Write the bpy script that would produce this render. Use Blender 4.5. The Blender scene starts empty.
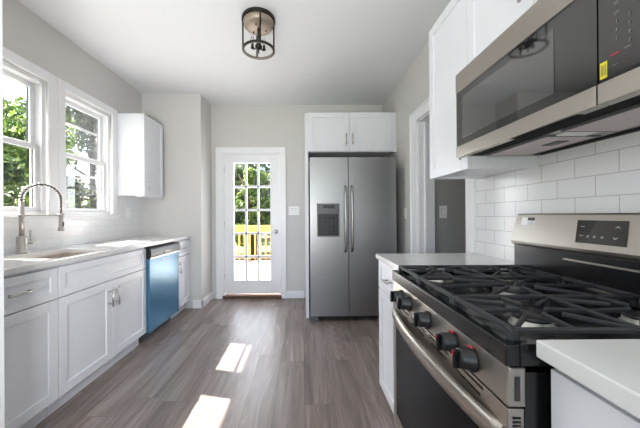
import bpy, bmesh, math, random
from mathutils import Vector, Matrix
random.seed(7)
PI = math.pi
C = bpy.context.scene.collection
S = bpy.context.scene

# ------------------------------------------------------------------ camera
H = 1.1631
yaw, pitch, roll = .0042, -.0009, -.0062
def cam_matrix():
    cy, sy = math.cos(yaw), math.sin(yaw)
    Y = Matrix(((cy, -sy, 0), (sy, cy, 0), (0, 0, 1)))
    cp, sp = math.cos(pitch), math.sin(pitch)
    P = Matrix(((1, 0, 0), (0, cp, -sp), (0, sp, cp)))
    cr, sr = math.cos(roll), math.sin(roll)
    R = Matrix(((cr, 0, sr), (0, 1, 0), (-sr, 0, cr)))
    W = (R @ P @ Y)            # world -> (right, forward, up)
    I = W.transposed()
    right, fwd, up = I.col[0], I.col[1], I.col[2]
    m = Matrix((right, up, -fwd)).transposed().to_4x4()
    m.translation = (0, 0, H)
    return m
cam_data = bpy.data.cameras.new('camera')
cam = bpy.data.objects.new('camera', cam_data); C.objects.link(cam)
cam.matrix_world = cam_matrix()
cam_data.sensor_fit = 'HORIZONTAL'; cam_data.sensor_width = 36
cam_data.lens = 281.8228/640*36
cam_data.shift_x = (320-304.3414)/640
cam_data.shift_y = (214.6407-214)/640
cam_data.clip_start = .02
S.camera = cam

# ------------------------------------------------------------------ world, sun, lights, exposure
w = bpy.data.worlds.new('sky_world'); S.world = w; w.use_nodes = True
nt = w.node_tree; nt.nodes.clear()
sky = nt.nodes.new('ShaderNodeTexSky'); sky.sky_type = 'NISHITA'
sky.sun_disc = False; sky.sun_elevation = math.radians(50); sky.sun_rotation = math.radians(-77)
sky.air_density = 1.0; sky.dust_density = 3.0; sky.ozone_density = 1.0
bg = nt.nodes.new('ShaderNodeBackground'); bg.inputs['Strength'].default_value = .62
wo = nt.nodes.new('ShaderNodeOutputWorld')
nt.links.new(sky.outputs[0], bg.inputs[0]); nt.links.new(bg.outputs[0], wo.inputs[0])

sd = bpy.data.lights.new('sun', 'SUN'); sd.energy = 27; sd.angle = math.radians(.5); sd.color = (1, .96, .90)
sun = bpy.data.objects.new('sun', sd); C.objects.link(sun)
sun.rotation_euler = Vector((1, -.23, -1.24)).to_track_quat('-Z', 'Y').to_euler()

def area(name, loc, direction, sx, sy, power, color=(1, 1, 1)):
    d = bpy.data.lights.new(name, 'AREA'); d.shape = 'RECTANGLE'; d.size = sx; d.size_y = sy; d.energy = power; d.color = color
    o = bpy.data.objects.new(name, d); C.objects.link(o); o.location = loc
    o.rotation_euler = Vector(direction).to_track_quat('-Z', 'Y').to_euler(); return o
area('rear_fill_light', (-.45, -1.72, 1.55), (0, 1, 0), 2.6, 1.9, 14, (.96, .98, 1))  # unseen fill panel, added behind the camera to brighten the room
fl = bpy.data.lights.new('fill_spot', 'SPOT'); fl.energy = 225; fl.shadow_soft_size = .25; fl.spot_size = math.radians(165); fl.spot_blend = 1.0; fl.color = (.97, .985, 1)  # added fill spot behind the camera, lifts the ceiling and far walls
flo = bpy.data.objects.new('fill_spot', fl); C.objects.link(flo); flo.location = (-.48, -.5, 1.02)
flo.rotation_euler = Vector((-.72, .95, .85)).to_track_quat('-Z', 'Y').to_euler()
area('left_window_daylight', (-2.32, 2.3, 1.75), (1, 0, .12), 1.3, 1.1, 12, (.97, .98, 1))
area('back_door_daylight', (-.71, 4.25, 1.2), (0, -1, -.1), .75, 1.9, 32, (.9, .94, 1))

S.view_settings.view_transform = 'Standard'; S.view_settings.look = 'None'
S.view_settings.gamma = 1; S.view_settings.use_curve_mapping = False
S.view_settings.exposure = 0.14

# ------------------------------------------------------------------ materials
def lin(r, g, b):
    f = lambda c: (c/255/12.92) if c/255 <= .04045 else ((c/255+.055)/1.055)**2.4
    return (f(r), f(g), f(b), 1)
class NT:
    def __init__(s, name):
        s.m = bpy.data.materials.new(name); s.m.use_nodes = True; s.t = s.m.node_tree
        s.b = s.t.nodes['Principled BSDF']; s.out = s.t.nodes['Material Output']
    def n(s, typ, **kw):
        x = s.t.nodes.new(typ)
        for k, v in kw.items():
            if k in x.inputs: x.inputs[k].default_value = v
            else: setattr(x, k, v)
        return x
    def l(s, a, b): s.t.links.new(a, b)
    def pos(s): return s.n('ShaderNodeNewGeometry').outputs['Position']
    def objc(s): return s.n('ShaderNodeTexCoord').outputs['Object']
    def map(s, vec, scale=(1, 1, 1), loc=(0, 0, 0), rot=(0, 0, 0)):
        m = s.n('ShaderNodeMapping'); m.inputs['Scale'].default_value = scale; m.inputs['Location'].default_value = loc; m.inputs['Rotation'].default_value = rot
        s.l(vec, m.inputs[0]); return m.outputs[0]
    def noise(s, vec, scale, detail=3, rough=.5, dist=0):
        x = s.n('ShaderNodeTexNoise'); x.inputs['Scale'].default_value = scale; x.inputs['Detail'].default_value = detail
        x.inputs['Roughness'].default_value = rough; x.inputs['Distortion'].default_value = dist
        s.l(vec, x.inputs['Vector']); return x.outputs['Fac']
    def ramp(s, fac, stops):
        x = s.n('ShaderNodeValToRGB'); e = x.color_ramp.elements
        while len(e) < len(stops): e.new(.5)
        for i, (p, c) in enumerate(stops): e[i].position = p; e[i].color = c
        s.l(fac, x.inputs[0]); return x.outputs[0]
    def mix(s, fac, a, b, blend='MIX'):
        x = s.n('ShaderNodeMix'); x.data_type = 'RGBA'; x.blend_type = blend
        for sock, v in ((x.inputs[0], fac), (x.inputs[6], a), (x.inputs[7], b)):
            if isinstance(v, (int, float, tuple)): sock.default_value = v
            else: s.l(v, sock)
        return x.outputs[2]
    def bump(s, h, strength=.2, dist=.002):
        x = s.n('ShaderNodeBump'); x.inputs['Strength'].default_value = strength; x.inputs['Distance'].default_value = dist
        s.l(h, x.inputs['Height']); s.l(x.outputs[0], s.b.inputs['Normal']); return x
def plain(name, rgb, rough=.5, metal=0, var=.04, scale=8, spec=.5, bump=0, coat=0):
    k = NT(name); c = lin(*rgb); f = k.noise(k.objc(), scale)
    a = tuple(min(1, v*(1-var)) for v in c[:3])+(1,); b = tuple(min(1, v*(1+var)) for v in c[:3])+(1,)
    k.l(k.ramp(f, [(.3, a), (.7, b)]), k.b.inputs['Base Color'])
    k.b.inputs['Roughness'].default_value = rough; k.b.inputs['Metallic'].default_value = metal
    k.b.inputs['Specular IOR Level'].default_value = spec
    k.b.inputs['Coat Weight'].default_value = coat
    if bump: k.bump(k.noise(k.objc(), 220, 2), bump, .001)
    return k.m
def brushed(name, rgb, rough=.3, stretch=(2, 2, 300), var=.06, metal=1):
    k = NT(name); c = lin(*rgb); f = k.noise(k.map(k.objc(), stretch), 1.0, 4, .7)
    a = tuple(v*(1-var) for v in c[:3])+(1,); b = tuple(min(1, v*(1+var)) for v in c[:3])+(1,)
    k.l(k.ramp(f, [(.2, a), (.8, b)]), k.b.inputs['Base Color'])
    k.b.inputs['Metallic'].default_value = metal
    r = k.n('ShaderNodeMapRange'); r.inputs['To Min'].default_value = rough*.95; r.inputs['To Max'].default_value = rough*1.06
    k.l(f, r.inputs[0]); k.l(r.outputs[0], k.b.inputs['Roughness'])
    k.bump(f, .02, .0003)
    return k.m
def glassy(name, tint=(1, 1, 1, 1), refl=.08, rough=.0):
    k = NT(name); k.t.nodes.remove(k.b)
    tr = k.n('ShaderNodeBsdfTransparent'); tr.inputs[0].default_value = tint
    gl = k.n('ShaderNodeBsdfGlossy'); gl.inputs['Roughness'].default_value = rough
    fr = k.n('ShaderNodeFresnel'); fr.inputs[0].default_value = 1.25
    mu = k.n('ShaderNodeMath'); mu.operation = 'MULTIPLY'; mu.inputs[1].default_value = refl*10; mu.use_clamp = True
    k.l(fr.outputs[0], mu.inputs[0]); mx = k.n('ShaderNodeMixShader')
    k.l(mu.outputs[0], mx.inputs[0]); k.l(tr.outputs[0], mx.inputs[1]); k.l(gl.outputs[0], mx.inputs[2]); k.l(mx.outputs[0], k.out.inputs[0])
    return k.m
M = {}
M['wall'] = plain('wall_paint', (207, 205, 202), .75, var=.015, scale=1.5, bump=.05)
M['ceiling'] = plain('ceiling_paint', (229, 229, 231), .85, var=.01, scale=1.5)
M['trim'] = plain('trim_paint', (238, 238, 240), .35, var=.01)
M['cab'] = plain('cabinet_paint', (223, 224, 229), .32, var=.01)
M['cabin'] = plain('cabinet_interior_grey', (150, 150, 152), .5, var=.02)
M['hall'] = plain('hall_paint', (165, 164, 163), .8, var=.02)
M['steel'] = brushed('brushed_stainless', (166, 164, 160), .30, (3, 3, 260))
M['steel_y'] = brushed('brushed_stainless_lengthwise', (176, 169, 160), .32, (3, 1.0, 500), .02)
M['fridge'] = brushed('fridge_stainless', (158, 157, 157), .36, (1.5, 1.5, 200), .04)
M['nickel'] = brushed('brushed_nickel', (196, 190, 184), .28, (60, 60, 60))
M['chrome'] = plain('polished_metal', (215, 212, 208), .12, 1, .01)
M['black'] = plain('black_enamel', (16, 16, 17), .22, 0, .1)
M['iron'] = plain('cast_iron', (40, 40, 43), .5, 0, .12, 40, bump=.25)
M['blackglass'] = plain('black_glass', (14, 14, 15), .05, 0, .05, spec=.8, coat=.7)
M['ovenglass'] = plain('oven_window_glass', (20, 20, 21), .12, 0, .05, spec=.3)
M['ovenglass'].node_tree.nodes['Principled BSDF'].inputs['IOR'].default_value = 1.18
M['mwglass'] = plain('microwave_window_mesh_glass', (58, 58, 59), .05, 0, .05, spec=1, coat=1)
M['blackpl'] = plain('black_plastic', (24, 24, 26), .35, 0, .1)
M['blackmat'] = plain('matte_black_vent', (12, 12, 12), .8, 0, .1, spec=.2)
M['greypl'] = plain('grey_plastic', (92, 92, 93), .4, 0, .05)
M['darkgrey'] = plain('dark_grey_metal', (58, 58, 60), .4, .3, .05)
M['red'] = plain('red_print', (200, 40, 50), .4)
M['print'] = plain('light_print', (205, 205, 205), .5)
M['dimprint'] = plain('dim_grey_print', (138, 138, 138), .5)
M['white'] = plain('white_plastic', (240, 240, 238), .35, 0, .01)
M['yellow'] = plain('yellow_label', (222, 205, 50), .5, 0, .05)
M['blue'] = brushed('blue_protective_film', (62, 120, 152), .25, (4, 4, 12), .10, .25)
M['alu'] = plain('aluminium_burner', (190, 188, 184), .3, 1, .04)
M['filter'] = plain('grease_filter_mesh', (206, 192, 192), .45, .4, .06, 200, bump=.5)
M['bronze'] = plain('dark_bronze', (46, 42, 40), .35, .7, .12)
M['brass'] = brushed('brushed_antique_brass', (164, 150, 136), .5, (8, 8, 200), .04, .6)
M['window'] = glassy('window_glass', (1, 1, 1, 1), .06)
M['bulb'] = glassy('clear_bulb_glass', (.93, .93, .93, 1), .15)
M['thresh'] = plain('threshold_wood', (92, 66, 50), .5, 0, .1, 30)
M['tan'] = plain('weathered_deck_board', (214, 200, 182), .7, 0, .06, 3)
M['orange'] = plain('honey_stained_rail', (226, 165, 92), .55, 0, .08, 6)
M['grass'] = plain('lawn_green', (104, 118, 78), .9, 0, .25, 2)
M['bark'] = plain('tree_bark', (84, 70, 58), .9, 0, .25, 10, bump=.5)
M['siding'] = plain('white_siding', (226, 226, 224), .6, 0, .02)

def floor_mat():
    k = NT('grey_wood_planks'); p = k.pos()
    sw = k.n('ShaderNodeSeparateXYZ'); k.l(p, sw.inputs[0]); cb = k.n('ShaderNodeCombineXYZ')
    k.l(sw.outputs[1], cb.inputs[0]); k.l(sw.outputs[0], cb.inputs[1])
    dv = k.n('ShaderNodeMath'); dv.operation = 'DIVIDE'; k.l(sw.outputs[0], dv.inputs[0]); dv.inputs[1].default_value = .182
    fl = k.n('ShaderNodeMath'); fl.operation = 'FLOOR'; k.l(dv.outputs[0], fl.inputs[0])
    wn = k.n('ShaderNodeTexWhiteNoise'); wn.noise_dimensions = '1D'; k.l(fl.outputs[0], wn.inputs['W'])
    yo = k.n('ShaderNodeMath'); yo.operation = 'MULTIPLY_ADD'; k.l(wn.outputs['Value'], yo.inputs[0]); yo.inputs[1].default_value = 1.22; k.l(sw.outputs[1], yo.inputs[2])
    k.l(yo.outputs[0], cb.inputs[0])
    b = k.n('ShaderNodeTexBrick'); b.offset = 0; k.l(cb.outputs[0], b.inputs['Vector'])
    for n_, v in (('Scale', 1), ('Brick Width', 1.22), ('Row Height', .182), ('Mortar Size', .0009), ('Mortar Smooth', .1), ('Bias', 0)): b.inputs[n_].default_value = v
    b.inputs['Color1'].default_value = (0, 0, 0, 1); b.inputs['Color2'].default_value = (1, 1, 1, 1); b.inputs['Mortar'].default_value = (.5, .5, .5, 1)
    # shift grain per plank
    ad = k.n('ShaderNodeVectorMath'); ad.operation = 'MULTIPLY_ADD'
    k.l(b.outputs['Color'], ad.inputs[0]); ad.inputs[1].default_value = (7.3, 3.1, 5.7); k.l(p, ad.inputs[2])
    v = ad.outputs[0]
    g1 = k.noise(k.map(v, (11, .9, 1)), 1, 6, .62, .9)
    g2 = k.noise(k.map(v, (60, 3.5, 1)), 1, 4, .7)
    cn = k.noise(k.map(v, (4.2, .55, 1)), 1, 1.2, .45, .3)
    m1 = k.n('ShaderNodeMath'); m1.operation = 'MULTIPLY_ADD'; k.l(cn, m1.inputs[0]); m1.inputs[1].default_value = 105
    g3 = k.noise(k.map(v, (40, 9, 1)), 1, 3, .6); m0 = k.n('ShaderNodeMath'); m0.operation = 'MULTIPLY'; k.l(g3, m0.inputs[0]); m0.inputs[1].default_value = 2.2; k.l(m0.outputs[0], m1.inputs[2])
    sn = k.n('ShaderNodeMath'); sn.operation = 'SINE'; k.l(m1.outputs[0], sn.inputs[0])
    patch = k.ramp(k.noise(k.map(v, (3.5, .9, 1)), 1, 2), [(.42, (0, 0, 0, 1)), (.62, (1, 1, 1, 1))])
    base = k.ramp(g1, [(.28, lin(104, 92, 87)), (.5, lin(136, 123, 117)), (.74, lin(166, 154, 148))])
    fine = k.ramp(g2, [(.3, (.80, .80, .80, 1)), (.62, (1.04, 1.04, 1.04, 1))])
    rings = k.ramp(sn.outputs[0], [(.0, (.98, .98, .98, 1)), (.55, (1, 1, 1, 1)), (1, (1.32, 1.32, 1.33, 1))])
    c = k.mix(1.0, base, fine, 'MULTIPLY'); c = k.mix(patch, c, k.mix(1.0, c, rings, 'MULTIPLY'))
    tone = k.ramp(b.outputs['Color'], [(0, (.80, .79, .79, 1)), (.5, (.95, .94, .93, 1)), (1, (1.1, 1.1, 1.13, 1))])
    c = k.mix(1.0, c, tone, 'MULTIPLY')
    c = k.mix(b.outputs['Fac'], c, lin(70, 60, 55))
    k.l(c, k.b.inputs['Base Color']); k.b.inputs['Roughness'].default_value = .36
    k.bump(g2, .08, .001)
    return k.m
M['floor'] = floor_mat()
def tile_mat(grout=(186, 186, 187), t1=(234, 234, 234), name='white_subway_tile'):
    k = NT(name); p = k.pos()
    sw = k.n('ShaderNodeSeparateXYZ'); k.l(p, sw.inputs[0]); cb = k.n('ShaderNodeCombineXYZ')
    k.l(sw.outputs[1], cb.inputs[0]); k.l(sw.outputs[2], cb.inputs[1])
    mp = k.map(cb.outputs[0], (1, 1, 1), (.161*10-1.06+.0805, .0795*20-1.067, 0))
    b = k.n('ShaderNodeTexBrick'); b.offset = .5; b.offset_frequency = 2; k.l(mp, b.inputs['Vector'])
    for n_, v in (('Scale', 1), ('Brick Width', .161), ('Row Height', .0795), ('Mortar Size', .0016), ('Mortar Smooth', .2), ('Bias', -.2)): b.inputs[n_].default_value = v
    b.inputs['Color1'].default_value = lin(*t1); b.inputs['Color2'].default_value = lin(229, 229, 230); b.inputs['Mortar'].default_value = lin(*grout)
    k.l(b.outputs['Color'], k.b.inputs['Base Color']); k.b.inputs['Roughness'].default_value = .14
    inv = k.n('ShaderNodeMath'); inv.operation = 'SUBTRACT'; inv.inputs[0].default_value = 1; k.l(b.outputs['Fac'], inv.inputs[1])
    wob = k.noise(p, 9, 1)
    s = k.n('ShaderNodeMath'); s.operation = 'MULTIPLY_ADD'; k.l(wob, s.inputs[0]); s.inputs[1].default_value = .6; k.l(inv.outputs[0], s.inputs[2])
    k.bump(s.outputs[0], .5, .0012)
    return k.m
M['tile'] = tile_mat()
def quartz_mat():
    k = NT('white_quartz'); p = k.pos()
    n1 = k.noise(p, 2.2, 5, .6, 1.6)
    vein = k.ramp(n1, [(.485, (0, 0, 0, 1)), (.5, (1, 1, 1, 1)), (.515, (0, 0, 0, 1))])
    n2 = k.noise(p, 1.1, 2)
    msk = k.ramp(n2, [(.5, (0, 0, 0, 1)), (.7, (.8, .8, .8, 1))])
    f = k.mix(1.0, vein, msk, 'MULTIPLY')
    cloud = k.ramp(k.noise(p, 5, 4), [(.3, lin(214, 213, 212)), (.7, lin(220, 219, 218))])
    k.l(k.mix(f, cloud, lin(196, 192, 186)), k.b.inputs['Base Color']); k.b.inputs['Roughness'].default_value = .16
    return k.m
M['quartz'] = quartz_mat()
M['tile_left'] = tile_mat((222, 222, 223), (236, 236, 237), 'white_subway_tile_pale_grout')
def leaf_mat(name, a, b, c):
    k = NT(name)
    g = k.n('ShaderNodeNewGeometry'); f = g.outputs['Random Per Island']
    col = k.ramp(f, [(0, lin(*a)), (.55, lin(*b)), (1, lin(*c))])
    k.l(col, k.b.inputs['Base Color']); k.b.inputs['Roughness'].default_value = .5
    tl = k.n('ShaderNodeBsdfTranslucent'); k.l(col, tl.inputs[0]); mx = k.n('ShaderNodeMixShader'); mx.inputs[0].default_value = .5
    k.l(k.b.outputs[0], mx.inputs[1]); k.l(tl.outputs[0], mx.inputs[2]); k.l(mx.outputs[0], k.out.inputs[0])
    return k.m
M['leaf1'] = leaf_mat('leaf_bright', (50, 74, 34), (104, 132, 56), (166, 184, 92))
M['leaf2'] = leaf_mat('leaf_dark', (32, 50, 30), (64, 88, 50), (116, 136, 80))
M['leaf3'] = leaf_mat('leaf_olive', (50, 62, 42), (90, 106, 68), (146, 162, 106))

# ------------------------------------------------------------------ mesh helpers
def box(bm, x0, x1, y0, y1, z0, z1, bev=0, seg=2, mat=None):
    v = [bm.verts.new(p) for p in ((x0,y0,z0),(x1,y0,z0),(x1,y1,z0),(x0,y1,z0),(x0,y0,z1),(x1,y0,z1),(x1,y1,z1),(x0,y1,z1))]
    fs = [bm.faces.new([v[i] for i in q]) for q in ((3,2,1,0),(4,5,6,7),(0,1,5,4),(2,3,7,6),(1,2,6,5),(3,0,4,7))]
    if bev:
        es = list({e for f in fs for e in f.edges})
        bmesh.ops.bevel(bm, geom=es, offset=bev, segments=seg, affect='EDGES', profile=.5)
    return v
def tube(bm, pts, r, n=12, cap=True, closed=False):
    """round tube along a polyline; r number or list"""
    P = [Vector(p) for p in pts]; N = len(P); rings = []
    prev = None
    for i, p in enumerate(P):
        if closed: t = (P[(i+1) % N]-P[i-1]).normalized()
        else: t = (P[min(i+1, N-1)]-P[max(i-1, 0)]).normalized()
        if prev is None:
            a = Vector((0, 0, 1)) if abs(t.z) < .9 else Vector((1, 0, 0)); u = t.cross(a).normalized()
        else:
            u = (prev - t*prev.dot(t)).normalized()
        prev = u; wv = t.cross(u); rr = r[i] if isinstance(r, (list, tuple)) else r
        rings.append([bm.verts.new(p+(u*math.cos(2*PI*k/n)+wv*math.sin(2*PI*k/n))*rr) for k in range(n)])
    M_ = N if closed else N-1
    for i in range(M_):
        A, B = rings[i], rings[(i+1) % N]
        for k in range(n): 
            f = bm.faces.new((A[k], A[(k+1) % n], B[(k+1) % n], B[k])); f.smooth = True
    if cap and not closed:
        bm.faces.new(rings[0][::-1]); bm.faces.new(rings[-1])
def lathe(bm, prof, origin=(0, 0, 0), axis=(0, 0, 1), n=32, smooth=True):
    """prof: list of (radius, height) along axis"""
    o = Vector(origin); q = Vector((0, 0, 1)).rotation_difference(Vector(axis).normalized())
    rings = []
    for r, h in prof:
        if r < 1e-6: rings.append([bm.verts.new(o+q@Vector((0, 0, h)))])
        else: rings.append([bm.verts.new(o+q@Vector((r*math.cos(2*PI*k/n), r*math.sin(2*PI*k/n), h))) for k in range(n)])
    for A, B in zip(rings, rings[1:]):
        for k in range(n):
            k2 = (k+1) % n
            if len(A) == 1 and len(B) == 1: continue
            if len(A) == 1: f = bm.faces.new((A[0], B[k2], B[k]))
            elif len(B) == 1: f = bm.faces.new((A[k], A[k2], B[0]))
            else: f = bm.faces.new((A[k], A[k2], B[k2], B[k]))
            f.smooth = smooth
def bar(bm, a, b, wdt, hgt, bev=.002):
    """box bar from a to b (horizontal-ish), width across, height up"""
    a, b = Vector(a), Vector(b); d = b-a; L = d.length; t = d.normalized()
    side = t.cross(Vector((0, 0, 1))); side = side.normalized() if side.length > 1e-4 else Vector((1, 0, 0)); up = side.cross(t)
    b2 = bmesh.new(); box(b2, 0, L, -wdt/2, wdt/2, -hgt/2, hgt/2, bev, 1)
    m = Matrix((t, side, up)).transposed().to_4x4(); m.translation = a
    if m.determinant() < 0: m = m @ Matrix.Diagonal((1, -1, 1, 1))
    bmesh.ops.transform(b2, matrix=m, verts=b2.verts); tmp = bpy.data.meshes.new('t'); b2.to_mesh(tmp); b2.free(); bm.from_mesh(tmp); bpy.data.meshes.remove(tmp)
def NB(): return bmesh.new()
def origin_of(p):
    o = Vector((0, 0, 0))
    while p: o += p.location; p = p.parent
    return o
def obj(name, bm, m, parent=None, loc=(0, 0, 0), smooth_angle=None, label=None):
    """bm is in world coordinates; the object's origin goes to its thing's"""
    me = bpy.data.meshes.new(name)
    bmesh.ops.recalc_face_normals(bm, faces=bm.faces)
    off = origin_of(parent) if parent else Vector(loc)
    bmesh.ops.translate(bm, verts=bm.verts, vec=-off)
    bm.to_mesh(me); bm.free()
    me.materials.append(M[m] if isinstance(m, str) else m)
    o = bpy.data.objects.new(name, me); C.objects.link(o)
    if parent: o.parent = parent
    else: o.location = loc
    if label: o['label'] = label
    return o
def thing(name, label, cat, loc=(0, 0, 0), group=None):
    o = bpy.data.objects.new(name, None); C.objects.link(o); o.location = loc; o.empty_display_size = .1
    return tag(o, label, cat, group)
def tag(o, label, cat, group=None, kind=None):
    o['label'] = label; o['category'] = cat
    if group: o['group'] = group
    if kind: o['kind'] = kind
    return o
def struct(name, bm, m, parent=None):
    o = obj(name, bm, m, parent)
    if not parent: o['kind'] = 'structure'
    return o
def sbox(name, m, parent=None, *dims, bev=0):
    bm = NB()
    for d in dims: box(bm, *d, bev)
    return struct(name, bm, m, parent)
def part(name, m, parent, *dims, bev=0, label=None):
    bm = NB()
    for d in dims: box(bm, *d, bev)
    return obj(name, bm, m, parent, label=label)

# shaker panel: plane 'x' faces -x or +x, plane 'y' faces -y.  n0 = back, n1 = front
def shaker(bm, plane, u0, u1, v0, v1, n0, n1, rail=.057, rec=.009):
    s = 1 if n1 > n0 else -1
    def b(a0, a1, c0, c1, m0, m1, bev=0):
        m0, m1 = min(m0, m1), max(m0, m1)
        if plane == 'x': box(bm, m0, m1, a0, a1, c0, c1, bev, 1)
        else: box(bm, a0, a1, m0, m1, c0, c1, bev, 1)
    b(u0, u0+rail, v0, v1, n0, n1, .0012); b(u1-rail, u1, v0, v1, n0, n1, .0012)
    b(u0+rail, u1-rail, v0, v0+rail, n0, n1, .0012); b(u0+rail, u1-rail, v1-rail, v1, n0, n1, .0012)
    b(u0+rail-.001, u1-rail+.001, v0+rail-.001, v1-rail+.001, n0, n1-s*rec)
def pull(parent, a, b, out, r=.0055):
    """bar pull from a to b, standing off along vector out"""
    a, b, out = Vector(a), Vector(b), Vector(out); bm = NB(); d = (b-a).normalized(); L = (b-a).length
    tube(bm, [a+out, b+out], r)
    for t in (.18, .82): tube(bm, [a+d*L*t, a+d*L*t+out], r*.8, 8)
    return obj('handle', bm, 'nickel', parent, label='brushed nickel bar handle')

# ------------------------------------------------------------------ room shell
LW, RW, BW, BUMP, XB, ZC, YS = -2.02, 1.114, 3.95, 3.547, -1.281, 2.70, -1.9
WT = .15
sbox('floor', 'floor', None, (LW-WT, RW+.15, YS-WT, BW+.12, -.1, 0), (RW+.15, 3.4, 1.5, 2.9, -.1, 0))
sbox('ceiling', 'ceiling', None, (LW-WT, 3.4, YS-WT, BW+WT, ZC, ZC+.12))
# left wall with two windows
W1 = (1.65, 2.24); W2 = (2.39, 2.98); WZ0, WZ1 = 1.18, 2.23
sbox('wall_left', 'wall', None,
     (LW-WT, LW, YS, W1[0], 0, ZC), (LW-WT, LW, W1[0], W1[1]+.03, 0, WZ0), (LW-WT, LW, W1[0], W1[1]+.03, WZ1, ZC),
     (LW-WT, LW, W1[1]+.03, W2[0], 0, ZC), (LW-WT, LW, W2[0], W2[1]+.03, 0, WZ0), (LW-WT, LW, W2[0], W2[1]+.03, WZ1, ZC),
     (LW-WT, LW, W2[1]+.03, BUMP+.1, 0, ZC))
sbox('wall_bump', 'wall', None, (LW, XB, BUMP, BW+WT, 0, ZC))
DX0, DX1, DZ1 = -1.13, -.305, 2.04
sbox('wall_back', 'wall', None, (XB, DX0, BW, BW+WT, 0, ZC), (DX1, RW+.15, BW, BW+WT, 0, ZC), (DX0, DX1, BW, BW+WT, DZ1, ZC))
HY0, HY1, HZ = 1.895, 2.72, 2.07
sbox('wall_right', 'wall', None, (RW, RW+.15, YS, HY0, 0, ZC), (RW, RW+.15, HY1, BW, 0, ZC), (RW, RW+.15, HY0, HY1, HZ, ZC))
sbox('wall_rear', 'wall', None, (LW-WT, -1.8, YS-WT, YS, 0, ZC), (.9, RW+.15, YS-WT, YS, 0, ZC), (-1.8, .9, YS-WT, YS, 0, .55), (-1.8, .9, YS-WT, YS, 2.55, ZC))
# hallway behind the cased opening
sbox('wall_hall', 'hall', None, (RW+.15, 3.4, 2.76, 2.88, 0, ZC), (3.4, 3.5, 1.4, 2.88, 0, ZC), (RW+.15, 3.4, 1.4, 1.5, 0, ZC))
# wall stub with white casing at the extreme left
sbox('wall_stub', 'wall', None, (LW, -1.290, 1.085, 1.178, 0, ZC))
sbox('trim_1', 'trim', None, (-1.290, -1.247, 1.07, 1.178, 0, ZC))

# baseboards
sbox('baseboard_back', 'trim', None, (-.24, .01, BW-.015, BW, 0, .10), (-.24, .01, BW-.02, BW, 0, .08), bev=.003)
sbox('baseboard_bump', 'trim', None, (-1.39, XB+.015, BUMP-.015, BUMP, 0, .10), (XB, XB+.015, BUMP-.015, BW, 0, .10), bev=.003)
sbox('baseboard_right', 'trim', None, (RW-.015, RW, HY1+.17, BW, 0, .10), bev=.003)

# ---- windows on the left wall
def window(n, y0, y1, storm):
    root = bpy.data.objects.new('window_%d' % n, None); C.objects.link(root); root['kind'] = 'structure'; root.location = (LW, (y0+y1)/2, WZ0)
    F = LW-.05                                            # inner face of frame
    # frame (jambs, head, sill) inside the reveal
    fw = .034
    part('window_frame', 'trim', root, (LW-.112, LW-.012, y0, y0+fw, WZ0, WZ1), (LW-.112, LW-.012, y1-fw, y1, WZ0, WZ1),
         (LW-.112, LW-.012, y0+fw, y1-fw, WZ1-fw, WZ1), (LW-WT, LW-.012, y0+fw, y1-fw, WZ0, WZ0+.02), bev=.002)
    a, b = y0+fw, y1-fw
    zm = 1.70
    # lower sash (inner), upper sash (outer)
    for nm, x0, x1, z0, z1 in (('lower_sash', LW-.065, LW-.035, WZ0+.02, zm+.015), ('upper_sash', LW-.099, LW-.069, zm-.005, WZ1-fw)):
        st, rl = .036, .036
        s = part(nm, 'trim', root, (x0, x1, a, a+st, z0, z1), (x0, x1, b-st, b, z0, z1), (x0, x1, a+st, b-st, z0, z0+rl), (x0, x1, a+st, b-st, z1-rl, z1), bev=.002)
        part('glazing_seal', 'blackpl', s, (x0+.006, x0+.012, b-st-.006, b-st, z0+rl, z1-rl), (x0+.008, x0+.0125, a+st+.004, b-st-.006, z1-rl-.003, z1-rl))
        part('pane', 'window', s, (x0+.013, x0+.017, a+st-.002, b-st+.002, z0+rl-.002, z1-rl+.002))
    if storm:
        part('storm_frame', 'trim', root, (LW-.116, LW-.104, a, a+.012, WZ0+.022, WZ1-fw), (LW-.116, LW-.104, b-.012, b, WZ0+.022, WZ1-fw),
             (LW-.116, LW-.104, a+.012, b-.012, 1.990, 2.012), (LW-.116, LW-.104, a+.012, b-.012, 1.545, 1.567))
    return root
window(1, W1[0], W1[1], False); window(2, W2[0], W2[1], True)
# casings, stool
def casing(name, y0, y1, z0, z1, wl, wr, wt):
    bm = NB()
    for d in ((LW, LW+.018, y0, y0+wl, z0, z1), (LW, LW+.018, y1-wr, y1, z0, z1), (LW, LW+.018, y0+wl, y1-wr, z1-wt, z1)): box(bm, *d, .003)
    return struct(name, bm, 'trim')
casing('trim_2', W1[0]-.085, 2.319, WZ0, 2.305, .085, .079, .075)
casing('trim_3', 2.321, 3.055, WZ0, 2.305, .069, .075, .075)
sbox('trim_4', 'trim', None, (LW, LW+.035, W1[0]-.085, W2[1]+.095, WZ0-.022, WZ0), (LW, LW+.012, W1[0]-.085, W2[1]+.09, WZ0-.05, WZ0-.022), bev=.002)

# unseen eave added outside the left wall to cut the sun patch
sbox('sun_cut_eave', 'trim', None, (-2.64, LW-WT, .2, 4.4, 2.69, 2.74))
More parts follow.
